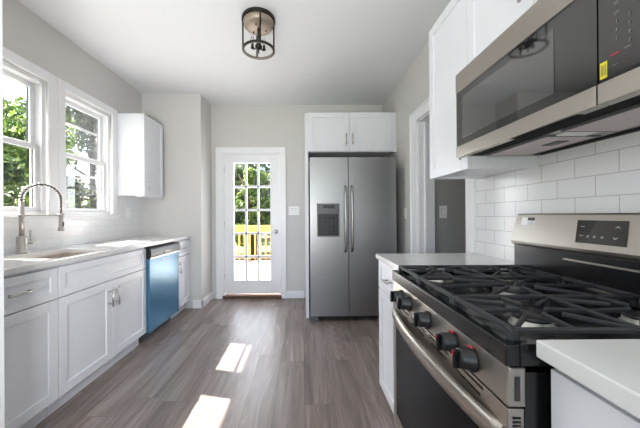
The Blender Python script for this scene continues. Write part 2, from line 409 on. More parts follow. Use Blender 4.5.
# ---- back door
door = bpy.data.objects.new('door_1', None); C.objects.link(door); door['kind'] = 'structure'; door.location = (-.717, BW, 0)
part('door_frame', 'trim', door, (DX0, DX0+.022, BW-.002, BW+WT, 0, DZ1), (DX1-.022, DX1, BW-.002, BW+WT, 0, DZ1), (DX0+.022, DX1-.022, BW-.002, BW+WT, DZ1-.022, DZ1), bev=.001)
sx0, sx1, sz0, sz1 = -1.104, -.330, .068, 2.015
gx0, gx1, gz0, gz1 = -.972, -.460, .25, 1.895
dy0, dy1 = BW+.012, BW+.05
bm = NB()
for d in ((sx0, gx0, dy0, dy1, sz0, sz1), (gx1, sx1, dy0, dy1, sz0, sz1), (gx0, gx1, dy0, dy1, sz0, gz0), (gx0, gx1, dy0, dy1, gz1, sz1)): box(bm, *d)
for d in ((gx0-.012, gx0, dy0-.006, dy0, gz0-.012, gz1+.012), (gx1, gx1+.012, dy0-.006, dy0, gz0-.012, gz1+.012), (gx0, gx1, dy0-.006, dy0, gz0-.012, gz0), (gx0, gx1, dy0-.006, dy0, gz1, gz1+.012)): box(bm, *d, .002)
slab = obj('door_slab', bm, 'trim', door)
bm = NB()
for i in (1, 2):
    x = gx0+(gx1-gx0)*i/3; box(bm, x-.015, x+.015, dy0+.004, dy1-.004, gz0, gz1, .003)
for i in range(1, 5):
    z = gz0+(gz1-gz0)*i/5; box(bm, gx0, gx1, dy0+.004, dy1-.004, z-.015, z+.015, .003)
obj('muntin_grid', bm, 'trim', slab)
part('pane', 'window', slab, (gx0, gx1, BW+.028, BW+.032, gz0, gz1))
bm = NB(); lathe(bm, [(0, .055), (.018, .054), (.027, .044), (.028, .034), (.020, .022), (.010, .016), (.010, .008), (.030, .006), (.031, 0)], (-.384, dy0, .93), (0, -1, 0))
obj('door_knob', bm, 'nickel', slab, label='brushed nickel door knob')
part('threshold', 'thresh', door, (DX0, DX1, BW-.03, BW+WT, .002, .040), bev=.004, label='brown wooden threshold')
for z in (.3, 1.04, 1.8): part('hinge', 'nickel', slab, (sx0-.006, sx0+.004, dy0-.006, dy0+.002, z-.045, z+.045))
bm = NB()
for d in ((-1.215, -1.127, BW-.018, BW, 0, 2.115), (-.308, -.240, BW-.018, BW, 0, 2.115), (-1.127, -.308, BW-.018, BW, 2.035, 2.115)): box(bm, *d, .003)
for d in ((-1.215, -1.200, BW-.024, BW, 0, 2.115), (-.255, -.240, BW-.024, BW, 0, 2.115), (-1.215, -.240, BW-.024, BW, 2.100, 2.115)): box(bm, *d, .002)
struct('trim_5', bm, 'trim')

# ---- cased opening in the right wall
bm = NB()
for d in ((RW-.018, RW, HY1-.005, HY1+.15, 0, HZ+.10), (RW-.018, RW, HY0-.09, HY0+.005, 0, HZ+.10), (RW-.018, RW, HY0+.005, HY1-.005, HZ-.005, HZ+.10)): box(bm, *d, .003)
for d in ((RW-.026, RW, HY1+.130, HY1+.15, 0, HZ+.10), (RW-.026, RW, HY0-.09, HY1+.15, HZ+.082, HZ+.10)): box(bm, *d, .003)
struct('trim_6', bm, 'trim')
sbox('trim_7', 'trim', None, (RW, RW+.15, HY1-.018, HY1, 0, HZ), (RW, RW+.15, HY0, HY0+.018, 0, HZ), (RW, RW+.15, HY0, HY1, HZ-.018, HZ),
     (RW+.055, RW+.075, HY1-.034, HY1-.018, 0, HZ-.018))

# ---- backsplash tile
sbox('wall_tile_right', 'tile', None, (RW-.009, RW, -.6, 1.805, .90, 1.50))
sbox('wall_tile_left', 'tile_left', None, (LW, LW+.009, 1.178, BUMP, .915, WZ0-.05), (LW, LW+.009, W2[1]+.09, BUMP, WZ0-.05, 1.40))

# ------------------------------------------------------------------ left base run
CT = .915
XF = -1.42                    # door face plane (front of doors)
def base_left(label, y0, y1, kind, name='base_cabinet'):
    t = thing(name, label, 'cabinet', ((LW-1.44)/2, (y0+y1)/2, 0))
    e = .0015
    body = part('carcass', 'cab', t, (LW+.02, XF-.0195, y0+e, y0+.018, .1, .88), (LW+.02, XF-.0195, y1-.018, y1-e, .1, .88), (LW+.02, LW+.03, y0+.018, y1-.018, .1, .88),
                (LW+.03, XF-.0195, y0+.018, y1-.018, .1, .118), (XF-.04, XF-.0195, y0+.018, y1-.018, .84, .88), (XF-.04, XF-.0195, y0+.018, y1-.018, .67, .70))
    part('toe_kick', 'cab', t, (XF-.085, XF-.072, y0+e, y1-e, 0, .0995))
    # drawer front
    d = NB(); shaker(d, 'x', y0+.003, y1-.003, .692, .868, XF-.019, XF, .045 if kind != 'end' else .04)
    dr = obj('drawer_front' if kind != 'sink' else 'false_front', d, 'cab', t)
    yc = (y0+y1)/2
    if kind == 'drawer': pull(dr, (XF, yc-.075, .782), (XF, yc+.075, .782), (.032, 0, 0))
    if kind == 'end': pull(dr, (XF, yc-.05, .782), (XF, yc+.05, .782), (.030, 0, 0))
    if kind == 'sink':
        for a, b, hy in ((y0+.003, yc-.0015, yc-.036), (yc+.0015, y1-.003, yc+.036)):
            d = NB(); shaker(d, 'x', a, b, .112, .686, XF-.019, XF)
            o = obj('door', d, 'cab', t); pull(o, (XF, hy, .50), (XF, hy, .635), (.032, 0, 0))
    else:
        d = NB(); shaker(d, 'x', y0+.003, y1-.003, .112, .686, XF-.019, XF)
        o = obj('door', d, 'cab', t)
        if kind == 'end': pull(o, (XF, y0+.036, .50), (XF, y0+.036, .635), (.032, 0, 0))
    return t
base_left('white drawer base cabinet at the left picture edge, left of the sink cabinet', 1.182, 1.639, 'drawer')
base_left('wide white two-door cabinet under the sink with a false drawer front', 1.640, 2.553, 'sink', 'sink_cabinet')
base_left('narrow white base cabinet between the blue dishwasher and the far grey wall', 3.167, 3.544, 'end')

# countertop with sink cut-out
SKX0, SKX1, SKY0, SKY1 = -1.83, -1.452, 1.665, 2.15
bm = NB(); cx0, cx1, cy0, cy1, cz0 = LW+.010, -1.405, 1.180, BUMP-.001, .884
def slab_hole(bm, X0, X1, Y0, Y1, Z0, Z1, hx0, hx1, hy0, hy1, r=.03, n=6):
    hole = []
    for cxx, cyy, a0 in ((hx1-r, hy1-r, 0), (hx0+r, hy1-r, 90), (hx0+r, hy0+r, 180), (hx1-r, hy0+r, 270)):
        for i in range(n+1):
            a = math.radians(a0+90*i/n); hole.append((cxx+r*math.cos(a), cyy+r*math.sin(a)))
    outer = [(X1, Y1), (X0, Y1), (X0, Y0), (X1, Y0)]
    rings = {}
    for z in (Z0, Z1):
        ho = [bm.verts.new((x, y, z)) for x, y in hole]; ou = [bm.verts.new((x, y, z)) for x, y in outer]
        rings[z] = (ho, ou); m = n+1
        for q in range(4):
            seg = ho[q*m:(q+1)*m]
            for i in range(n): bm.faces.new((ou[q], seg[i], seg[i+1]))
            nx = ho[((q+1)*m) % len(ho)]
            bm.faces.new((ou[q], seg[-1], nx, ou[(q+1) % 4]))
    for k in (0, 1):
        A, B = rings[Z0][k], rings[Z1][k]; L = len(A)
        for i in range(L): bm.faces.new((A[i], A[(i+1) % L], B[(i+1) % L], B[i]))
slab_hole(bm, cx0, cx1, cy0, cy1, cz0, CT, SKX0, SKX1, SKY0, SKY1)
ct = obj('countertop', bm, 'quartz', loc=(-1.7, 2.36, cz0))
tag(ct, 'long white quartz countertop with sink cut-out under the left windows', 'countertop')
mdf = ct.modifiers.new('bevel', 'BEVEL'); mdf.width = .003; mdf.segments = 2; mdf.limit_method = 'ANGLE'
# sink
sk = thing('kitchen_sink', 'stainless undermount sink basin sunk in the left countertop', 'sink', ((SKX0+SKX1)/2, (SKY0+SKY1)/2, .66))
bm = NB(); t_ = .008; a0, a1, b0, b1 = SKX0-.004, SKX1+.004, SKY0-.004, SKY1+.004
box(bm, a0-t_, a1+t_, b0-t_, b1+t_, .665, .673); box(bm, a0-t_, a0, b0-t_, b1+t_, .673, .8835); box(bm, a1, a1+t_, b0-t_, b1+t_, .673, .8835)
box(bm, a0, a1, b0-t_, b0, .673, .8835); box(bm, a0, a1, b1, b1+t_, .673, .8835)
obj('basin', bm, 'nickel', sk)
bm = NB(); lathe(bm, [(0, .001), (.02, .001), (.024, .004), (.042, .005), (.045, 0)], ((a0+a1)/2, (b0+b1)/2, .673)); obj('drain', bm, 'chrome', sk)

# faucet
FX, FY = -1.925, 1.935
fa = thing('kitchen_faucet', 'tall brushed nickel spring-neck faucet behind the sink', 'faucet', (FX, FY, CT))
bm = NB(); lathe(bm, [(0, 0), (.033, 0), (.033, .006), (.028, .010), (.028, .105), (.025, .112), (.016, .116), (0, .116)], (FX, FY, CT)); obj('base', bm, 'nickel', fa)
bm = NB(); tube(bm, [(FX, FY, CT+.11), (FX, FY, 1.27)], .0145, 16); obj('post', bm, 'nickel', fa)
HX, HY = -1.75, 2.045
dirv = Vector((HX-FX, HY-FY, 0)); R_ = dirv.length/2; dn = dirv.normalized()
arc = [Vector((FX, FY, 1.265))]
for i in range(25):
    a = PI-PI*i/24; arc.append(Vector((FX, FY, 1.285))+dn*R_*(1+math.cos(a))+Vector((0, 0, 1))*R_*1.0*math.sin(a)*1.0)
arc.append(Vector((HX, HY, 1.22)))
arc.append(Vector((HX, HY, 1.17)))
bm = NB(); tube(bm, arc, .0065, 10); obj('hose', bm, 'darkgrey', fa)
# spring coil around the hose
def along(pts, s):
    for a, b in zip(pts, pts[1:]):
        L = (b-a).length
        if s <= L: return a+(b-a)*(s/L), (b-a).normalized()
        s -= L
    return pts[-1], (pts[-1]-pts[-2]).normalized()
tot = sum((b-a).length for a, b in zip(arc, arc[1:]))
side = dn.cross(Vector((0, 0, 1))); turns = 23; co = []
for i in range(turns*10+1):
    p, t = along(arc, tot*.97*i/(turns*10)); u = side; v_ = t.cross(u); a = 2*PI*i/10
    co.append(p+(u*math.cos(a)+v_*math.sin(a))*.0135)
bm = NB(); tube(bm, co, .0034, 6); obj('spring', bm, 'chrome', fa)
bm = NB(); lathe(bm, [(0, 0), (.019, 0), (.021, .010), (.015, .030), (.014, .095), (.011, .110), (0, .112)], (HX, HY, 1.058)); hd = obj('spray_head', bm, 'nickel', fa)
part('trigger', 'blackpl', hd, (HX+.011, HX+.018, HY-.004, HY+.006, 1.09, 1.125), bev=.003)
bm = NB(); bar(bm, (FX, FY, 1.172), (HX, HY, 1.172), .008, .010); tube(bm, [(HX, HY, 1.160), (HX, HY, 1.184)], .0185, 16); tube(bm, [(FX, FY, 1.160), (FX, FY, 1.184)], .0165, 16); obj('holder_arm', bm, 'nickel', fa)
bm = NB(); tube(bm, [(FX, FY, .985), (FX+.03, FY+.045, .985)], .013, 14); tube(bm, [(FX+.026, FY+.040, .985), (FX+.022, FY+.04, 1.07)], [.008, .006], 10); obj('lever', bm, 'nickel', fa)

# dishwasher
dw = thing('dishwasher', 'dishwasher with a blue film-covered door and black control strip', 'dishwasher', (-1.7, 2.86, 0))
y0, y1 = 2.558, 3.162
part('tub', 'darkgrey', dw, (LW+.03, -1.442, y0, y1, .10, .872))
part('front_panel', 'blue', dw, (-1.4415, -1.395, y0+.002, y1-.002, .10, .770), bev=.004)
bm = NB()
prof = [(-1.4415, .776), (-1.392, .776), (-1.381, .790), (-1.378, .825), (-1.384, .855), (-1.400, .868), (-1.4415, .870)]
A = [bm.verts.new((x, y0+.002, z)) for x, z in prof]; B = [bm.verts.new((x, y1-.002, z)) for x, z in prof]
bm.faces.new(A); bm.faces.new(B[::-1])
for i in range(len(prof)): bm.faces.new((A[i], A[(i+1) % 7], B[(i+1) % 7], B[i]))
cp = obj('control_panel', bm, 'blackpl', dw)
part('trim_strip', 'steel_y', cp, (-1.393, -1.3895, y0+.01, y1-.01, .766, .779))
part('grip_recess', 'black', cp, (-1.3795, -1.3765, 2.80, 2.93, .795, .815), bev=.001)
part('badge', 'print', dw, (-1.396, -1.3935, 2.79, 2.90, .722, .736), label='small light badge')
part('toe_panel', 'blackpl', dw, (-1.50, -1.49, y0, y1, .004, .098))
# wall cabinet left
wc = thing('wall_cabinet', 'narrow white wall cabinet beside the left window above the counter', 'cabinet', (LW+.15, 3.25, 1.38))
part('carcass', 'cab', wc, (LW+.0005, -1.7325, 3.05, 3.465, 1.385, 2.27))
part('light_rail', 'cab', wc, (-1.80, -1.7325, 3.052, 3.448, 1.372, 1.385))
d = NB(); shaker(d, 'x', 3.052, 3.463, 1.382, 2.268, -1.732, -1.713, .05); o = obj('door', d, 'cab', wc); pull(o, (-1.713, 3.090, 1.435), (-1.713, 3.090, 1.555), (.030, 0, 0))

# ------------------------------------------------------------------ wall plates
def plate(label, centre, normal, w_, h_, gangs=1, kind='switch', group=None):
    t = thing('light_switch' if kind == 'switch' else 'wall_outlet', label, 'switch' if kind == 'switch' else 'outlet', centre, group)
    cx_, cy_, cz_ = centre
    def bb(u0, u1, v0, v1, n0, n1, m, nm, par, bev=.001):
        if normal == '-y': d = (cx_+u0, cx_+u1, cy_-n1, cy_-n0, cz_+v0, cz_+v1)
        elif normal == '-x': d = (cx_-n1, cx_-n0, cy_+u0, cy_+u1, cz_+v0, cz_+v1)
        else: d = (cx_+n0, cx_+n1, cy_+u0, cy_+u1, cz_+v0, cz_+v1)
        return part(nm, m, par, d, bev=bev)
    bb(-w_/2, w_/2, -h_/2, h_/2, .0003, .006, 'white', 'cover_plate', t)
    for g in range(gangs):
        u = (g-(gangs-1)/2)*.046
        if kind == 'switch':
            bb(u-.0185, u+.0185, -.0355, .0355, .0060, .0064, 'greypl', 'rocker_gap', t, 0)
            r = bb(u-.0165, u+.0165, -.0335, .0335, .0065, .010, 'white', 'rocker', t)
        else:
            for dz in (-.02, .02):
                f = bb(u-.016, u+.016, dz-.014, dz+.014, .0062, .009, 'white', 'socket', t)
                bb(u-.008, u-.005, dz-.004, dz+.006, .0092, .0094, 'blackpl', 'slot', f, 0); bb(u+.005, u+.008, dz-.004, dz+.006, .0092, .0094, 'blackpl', 'slot', f, 0)
    return t
plate('triple white light switch plate on the back wall between door and refrigerator', (-.127, BW, 1.222), '-y', .150, .118, 3)
plate('white light switch on the right wall just past the refrigerator front', (RW, 3.06, 1.17), '-x', .075, .118, 1)
plate('light switch on the dark grey hallway wall seen through the opening', (1.372, 2.76, 1.185), '-y', .072, .118, 1)
plate('white outlet on the tile under the left wall cabinet', (LW+.009, 3.24, 1.20), '+x', .072, .118, 1, 'outlet')

# ------------------------------------------------------------------ refrigerator group
fp = thing('fridge_side_panel', 'tall white end panel on the left side of the refrigerator', 'panel', (.03, 3.6, 0))
bm = NB()
pr = [(3.17, 0), (BW-.001, 0), (BW-.001, 2.372), (3.345, 2.372), (3.345, 1.88), (3.17, 1.88)]
A = [bm.verts.new((.026, y, z)) for y, z in pr]; B = [bm.verts.new((.061, y, z)) for y, z in pr]
bm.faces.new(A); bm.faces.new(B[::-1])
for i in range(6): bm.faces.new((A[i], A[(i+1) % 6], B[(i+1) % 6], B[i]))
obj('panel_board', bm, 'cab', fp)
fc = thing('fridge_top_cabinet', 'white two-door cabinet mounted above the refrigerator', 'cabinet', (.58, 3.6, 1.905))
part('carcass', 'cab', fc, (.062, 1.048, 3.341, BW-.001, 1.905, 2.374))
part('filler_strip', 'cab', fc, (1.049, RW-.001, 3.345, 3.365, 1.905, 2.374))
for a, b, hx in ((.065, .5465, .512), (.5495, 1.046, .584)):
    d = NB(); shaker(d, 'y', a, b, 1.912, 2.368, 3.340, 3.320); o = obj('door', d, 'cab', fc); pull(o, (hx, 3.320, 1.985), (hx, 3.320, 2.115), (0, -.032, 0))

fr = thing('refrigerator', 'stainless side-by-side refrigerator with ice and water dispenser', 'refrigerator', (.54, 3.5, 0))
FY0 = 3.05
part('cabinet_body', 'darkgrey', fr, (.085, 1.0, FY0+.085, BW-.04, .03, 1.772), bev=.004)
part('base_grille', 'darkgrey', fr, (.10, .985, FY0+.06, FY0+.085, .035, .085))
for x in (.115, .95): part('foot', 'greypl', fr, (x-.045, x+.045, FY0+.015, FY0+.085, .0, .058), bev=.004)
# freezer door with dispenser opening
d0x, d1x, dz0, dz1 = .150, .394, .925, 1.285
bm = NB(); fx0, fx1, fz0, fz1 = .075, .487, .065, 1.785
rz0, rz1 = .940, 1.170; rx0, rx1 = .165, .380
for d in ((fx0, rx0, FY0, FY0+.075, fz0, fz1), (rx1, fx1, FY0, FY0+.075, fz0, fz1), (rx0, rx1, FY0, FY0+.075, fz0, rz0), (rx0, rx1, FY0, FY0+.075, rz1, fz1)): box(bm, *d)
bmesh.ops.remove_doubles(bm, verts=bm.verts, dist=1e-5)
fd = obj('freezer_door', bm, 'fridge', fr)
part('refrigerator_door', 'fridge', fr, (.494, 1.012, FY0, FY0+.075, .065, 1.785), bev=.004)
ds = part('dispenser_frame', 'greypl', fd, (d0x, rx0, FY0-.006, FY0, dz0, dz1), (rx1, d1x, FY0-.006, FY0, dz0, dz1), (rx0, rx1, FY0-.006, FY0, dz0, rz0), (rx0, rx1, FY0-.010, FY0, rz1, dz1), bev=.001)
part('dispenser_recess', 'blackpl', fd, (rx0, rx1, FY0+.068, FY0+.074, rz0, rz1), (rx0, rx0+.004, FY0+.001, FY0+.068, rz0, rz1), (rx1-.004, rx1, FY0+.001, FY0+.068, rz0, rz1), (rx0+.004, rx1-.004, FY0+.001, FY0+.068, rz0, rz0+.006), (rx0+.004, rx1-.004, FY0+.001, FY0+.068, rz1-.03, rz1-.001))
part('control_display', 'black', ds, (.215, .335, FY0-.0125, FY0-.0101, 1.235, 1.265))
for x in (.225, .315):
    part('paddle', 'darkgrey', fd, (x-.017, x+.017, FY0+.040, FY0+.048, 1.03, 1.125), bev=.003)
for x, pp in ((.455, fd), (.525, None)):
    bm = NB(); z0, z1 = .765, 1.47
    pts = [(x, FY0-.004, z0), (x, FY0-.045, z0+.03), (x, FY0-.055, z0+.09), (x, FY0-.058, (z0+z1)/2), (x, FY0-.055, z1-.09), (x, FY0-.045, z1-.03), (x, FY0-.004, z1)]
    tube(bm, pts, .013, 14); o = obj('handle', bm, 'steel', fr)
    bm = NB(); tube(bm, [(x, FY0-.0005, z0+.07), (x, FY0-.05, z0+.07)], .010, 10); obj('handle_post', bm, 'steel', o)

# ------------------------------------------------------------------ right run
CR = .918
RX0, RF = .462, .478
# far base
RY0, RY1 = .553, 1.316                 # range span
def base_right(label, y0, y1, near=False):
    t = thing('base_cabinet', label, 'cabinet', (.8, (y0+y1)/2, 0))
    part('carcass', 'cab', t, (RF+.0195, RW-.011, y0, y1, .10, .885))
    part('toe_kick', 'cab', t, (RF+.09, RF+.10, y0, y1, 0, .10))
    d = NB(); shaker(d, 'x', y0+.002, y1-.002, .705, .876, RF+.019, RF, .04); o = obj('drawer_front', d, 'cab', t)
    yc = (y0+y1)/2
    pull(o, (RF, yc-.05, .79), (RF, yc+.05, .79), (-.030, 0, 0))
    d = NB(); shaker(d, 'x', y0+.002, y1-.002, .090, .699, RF+.019, RF); o = obj('door', d, 'cab', t)
    return t
base_right('white base cabinet beyond the range, at the end of the right counter', 1.328, 1.795)
bn = thing('base_cabinet', 'white cabinet in the near right corner under the closest countertop', 'cabinet', (.8, .05, 0))
part('carcass', 'cab', bn, (RF+.0195, RW-.011, -.45, .546, .10, .872))
part('toe_kick', 'cab', bn, (RF+.09, RF+.10, -.45, .546, 0, .10))
d = NB(); box(d, RF, RF+.019, .09, .545, .70, .862, .001, 1); o = obj('drawer_front', d, 'cab', bn); pull(o, (RF, .32, .775), (RF, .44, .775), (-.03, 0, 0))
d = NB(); shaker(d, 'x', .09, .545, .112, .694, RF+.019, RF); obj('door', d, 'cab', bn)
for (y0, y1, lb) in ((1.327, 1.803, 'white quartz countertop piece beyond the range by the cased opening'), (-.45, .5475, 'white quartz countertop in the near right corner before the range')):
    bm = NB(); box(bm, RX0 if y0 > 0 else RX0-.011, RW-.010, y0, y1, CR-.034, CR if y0 < 0 else CR-.005, .003, 2)
    tag(obj('countertop', bm, 'quartz', loc=(.8, (y0+y1)/2, CR-.034)), lb, 'countertop')

# range
rg = thing('gas_range', 'stainless gas range with black cooktop and five knobs', 'range', (.75, .9325, 0))
X0 = .400
part('body', 'black', rg, (.436, 1.075, RY0+.004, RY1-.004, .04, .858))
bm = NB()
for x in (.47, 1.04):
    for y in (RY0+.05, RY1-.05): pass
for x in (.47, 1.04):
    for y in (RY0+.05, RY1-.05):
        bm = NB(); tube(bm, [(x, y, .013), (x, y, .041)], .016, 12); obj('foot', bm, 'blackpl', rg)
# control panel (slightly sloping face)
bm = NB()
pr = [(.436, .790), (X0+.002, .790), (X0-.004, .796), (X0+.004, .869), (.436, .869)]
A = [bm.verts.new((x, RY0, z)) for x, z in pr]; B = [bm.verts.new((x, RY1, z)) for x, z in pr]
bm.faces.new(A); bm.faces.new(B[::-1])
for i in range(5): bm.faces.new((A[i], A[(i+1) % 5], B[(i+1) % 5], B[i]))
cpn = obj('control_panel', bm, 'steel_y', rg)
m_ = cpn.modifiers.new('bevel', 'BEVEL'); m_.width = .003; m_.segments = 2; m_.limit_method = 'ANGLE'
bm = NB(); box(bm, .413, .424, RY0-.0012, RY0-.0002, .803, .852, .0004, 1); obj('end_slot', bm, 'darkgrey', cpn)
for y in (1.195, 1.10, .93, .765, .675):
    bm = NB(); lathe(bm, [(0, 0), (.029, 0), (.029, .006), (.0245, .010), (.0235, .030), (.021, .033), (0, .033)], (X0-.001, y, .824), (-1, 0, .10), 28)
    k = obj('knob', bm, 'blackpl', rg)
    bm = NB(); box(bm, X0-.047, X0-.030, y-.0055, y+.005, .803, .848, .003, 2); obj('knob_grip', bm, 'black', k)
    if y < .9:
        bm = NB(); box(bm, X0-.0482, X0-.0468, y-.002, y+.002, .834, .846); obj('knob_mark', bm, 'red', k, label='red mark'); bm = NB(); box(bm, X0-.0075, X0-.003, y-.008, y+.008, .8525, .8555); obj('off_mark', bm, 'red', k, label='red mark')
    else:
        bm = NB(); box(bm, X0-.0482, X0-.0468, y-.002, y+.002, .834, .846); obj('knob_mark', bm, 'print', k)
# oven door
odr = part('oven_door', 'steel_y', rg, (X0, .434, RY0+.002, RY1-.002, .680, .786), (X0, .434, RY0+.002, RY0+.04, .22, .680), (X0, .434, RY1-.04, RY1-.002, .22, .680), (X0, .434, RY0+.04, RY1-.04, .22, .27), bev=.002)
part('oven_window', 'ovenglass', odr, (X0+.001, .432, RY0+.0405, RY1-.0405, .2705, .6795))
bm = NB()
for i in range(4):
    y = RY0+.08+i*.158
    box(bm, X0-.0006, X0+.001, y, y+.135, .774, .780); box(bm, X0-.0006, X0+.001, y+.01, y+.12, .755, .761)
obj('vent_slots', bm, 'black', odr)
bm = NB()
for i in range(4): box(bm, .410, .426, RY0+.0008, RY0+.0022, .766-i*.008, .770-i*.008)
obj('end_vents', bm, 'black', odr)
# bowed handle: wide flat band
bm = NB(); NS = 24; secs = []
for i in range(NS+1):
    s = i/NS; y = RY0+.012+(RY1-RY0-.024)*s; bow = math.sin(PI*s)**.8
    xo = X0-.006-.030*bow; hz = .720; hh = .025
    th = .010
    ring = [(xo, hz-hh+.004), (xo-.003, hz-hh+.010), (xo-.003, hz+hh-.010), (xo, hz+hh-.004), (xo+.004, hz+hh), (xo+th, hz+hh), (xo+th, hz-hh), (xo+.004, hz-hh)]
    secs.append([bm.verts.new((x, y, z)) for x, z in ring])
for a, b in zip(secs, secs[1:]):
    for k in range(8):
        f = bm.faces.new((a[k], a[(k+1) % 8], b[(k+1) % 8], b[k])); f.smooth = True
bm.faces.new(secs[0]); bm.faces.new(secs[-1][::-1])
hn = obj('handle', bm, 'steel_y', odr)
part('handle_mount', 'steel_y', hn, (X0-.007, X0, RY0+.012, RY0+.04, .708, .736)); part('handle_mount', 'steel_y', hn, (X0-.007, X0, RY1-.04, RY1-.012, .708, .736))
part('storage_drawer', 'steel_y', rg, (X0, .434, RY0+.002, RY1-.002, .06, .214), bev=.003)
# cooktop: rim and sunken pan
ckt = part('cooktop', 'black', rg, (X0-.004, .425, RY0, RY1, .871, .915), (.96, .985, RY0, RY1, .871, .915), (.425, .96, RY0, RY0+.022, .871, .915), (.425, .96, RY1-.022, RY1, .871, .915), (.425, .96, RY0+.022, RY1-.022, .871, .902), bev=.003)
YC = (RY0+RY1)/2
burn = [(.555, YC-.245, .040), (.825, YC-.245, .034), (.555, YC+.245, .046), (.825, YC+.245, .030), (.69, YC, .042)]
for bx, by, br in burn:
    bm = NB(); lathe(bm, [(br+.009, 0), (br+.008, .004), (br+.004, .005), (br+.002, .016), (0, .016)], (bx, by, .902)); b_ = obj('burner', bm, 'alu', rg)
    bm = NB(); lathe(bm, [(br-.004, 0), (br+.001, .001), (br+.001, .006), (br-.004, .009), (0, .010)], (bx, by, .918)); obj('burner_cap', bm, 'blackpl', b_)
# grates
GZ = .941
def grate(y0, y1, burners, centre=False):
    bm = NB(); gx0_, gx1_ = .428, .955; W_ = .012; Hh = .013
    for a, b in (((gx0_, y0), (gx1_, y0)), ((gx0_, y1), (gx1_, y1)), ((gx0_, y0), (gx0_, y1)), ((gx1_, y0), (gx1_, y1))):
        bar(bm, (*a, GZ-.007), (*b, GZ-.007), W_, Hh, .003)
    xm = (gx0_+gx1_)/2
    if not centre: bar(bm, (xm, y0, GZ-.007), (xm, y1, GZ-.007), W_, Hh, .003)
    for x in (gx0_, gx1_) + ((xm,) if not centre else ()):
        for y in (y0+.004, y1-.004):
            box(bm, x-.009, x+.009, y-.009, y+.009, .9025 if gx0_ < x < gx1_ else .9025, GZ-.001, .004, 1)
    for bx, by, br in burners:
        xa, xb = (gx0_, xm) if bx < xm else (xm, gx1_)
        if centre: xa, xb = gx0_, gx1_
        zt = GZ-.004
        outs = [(xa, by), (xb, by), (bx, y0), (bx, y1)]
        for ox, oy in outs:
            v = Vector((ox-bx, oy-by)); n_ = v.normalized(); p = Vector((bx, by))+n_*.030
            bar(bm, (ox, oy, zt-.003), (p.x, p.y, zt+.002), .009, .012, .003)
        for ox, oy in ((xa+.012, y0+.012), (xb-.012, y0+.012), (xa+.012, y1-.012), (xb-.012, y1-.012)):
            v = Vector((ox-bx, oy-by)); n_ = v.normalized(); p = Vector((bx, by))+n_*.055
            if centre:
                ox = bx+math.copysign(.15, ox-bx); v = Vector((ox-bx, oy-by)); n_ = v.normalized(); p = Vector((bx, by))+n_*.05
            bar(bm, (ox, oy, zt-.004), (p.x, p.y, zt+.003), .009, .012, .003)
    return obj('grate', bm, 'iron', rg, label='black cast-iron grate')
g = .004
grate(RY0+.022, YC-.125-g, burn[0:2]); grate(YC-.125+g, YC+.125-g, burn[4:5], True); grate(YC+.125+g, RY1-.022, burn[2:4])
# centre griddle bars
# backguard
bm = NB()
pr = [(.985, .866), (1.100, .866), (1.100, 1.163), (1.000, 1.163), (.992, 1.157), (.962, 1.040), (.964, 1.030), (.978, 1.020), (.985, 1.020)]
A = [bm.verts.new((x, RY0+.002, z)) for x, z in pr]; B = [bm.verts.new((x, RY1-.002, z)) for x, z in pr]
bm.faces.new(A); bm.faces.new(B[::-1])
for i in range(len(pr)): bm.faces.new((A[i], A[(i+1) % len(pr)], B[(i+1) % len(pr)], B[i]))
bgd = obj('backguard', bm, 'steel_y', rg)
part('vent_panel', 'black', rg, (.978, .9845, RY0+.002, RY1-.002, .919, 1.0185))
part('vent_lip', 'steel_y', rg, (.970, .9775, RY0+.10, RY1-.26, .990, .996))
# display on sloping face: plane through (.992,1.157)-(.962,1.040)
def onface(bm, y0, y1, z0, z1, t0=.0004, t1=.0014, skew=0):
    f = lambda z: .962+(z-1.040)*(.030/.117)
    v = []
    for tt in (t0, t1):
        for (y, z) in ((y0, z0), (y1, z0), (y1+skew, z1), (y0+skew, z1)):
            v.append(bm.verts.new((f(z)-tt, y, z+tt*.25)))
    for q in ((0,1,2,3),(4,5,6,7),(0,1,5,4),(1,2,6,5),(2,3,7,6),(3,0,4,7)): bm.faces.new([v[i] for i in q])
bm = NB(); onface(bm, .840, 1.002, 1.060, 1.138, skew=.010); dsp = obj('display', bm, 'blackglass', bgd)
for (y, z, w2, h2) in ((.988, 1.116, .014, .003), (.985, 1.085, .014, .003), (.962, 1.083, .006, .008), (.940, 1.083, .008, .008), (.915, 1.083, .008, .006)):
    bm = NB(); onface(bm, y-w2/2, y+w2/2, z-h2/2, z+h2/2, .0016, .002); obj('display_symbol', bm, 'dimprint', dsp)
for z, s_ in ((1.118, 1), (1.083, -1)):
    bm = NB(); f = lambda z: .962+(z-1.040)*(.030/.117)
    for q in (-1, 1): bar(bm, (f(z+s_*.003)-.002, .875, z+s_*.003), (f(z-s_*.003)-.002, .875+q*.006, z-s_*.003), .0012, .0012, 0)
    obj('arrow_symbol', bm, 'print', dsp)
bm = NB(); onface(bm, 1.200, 1.276, 1.112, 1.146); lb = obj('product_label', bm, 'white', bgd)
bm = NB(); onface(bm, 1.202, 1.242, 1.132, 1.145, .0016, .002); obj('label_header', bm, 'darkgrey', lb)
bm = NB()
for i in range(3): onface(bm, 1.208, 1.238, 1.115+i*.005, 1.1165+i*.005, .0016, .002)
obj('label_print', bm, 'greypl', lb)

rg.rotation_euler = (.0, 0, -.018); rg.location.x += .012; rg.location.z = -.013
for ch in rg.children:
    if ch.name.split('.')[0] in ('backguard', 'vent_panel', 'vent_lip'): ch.location.x -= .013; ch.location.z += .013

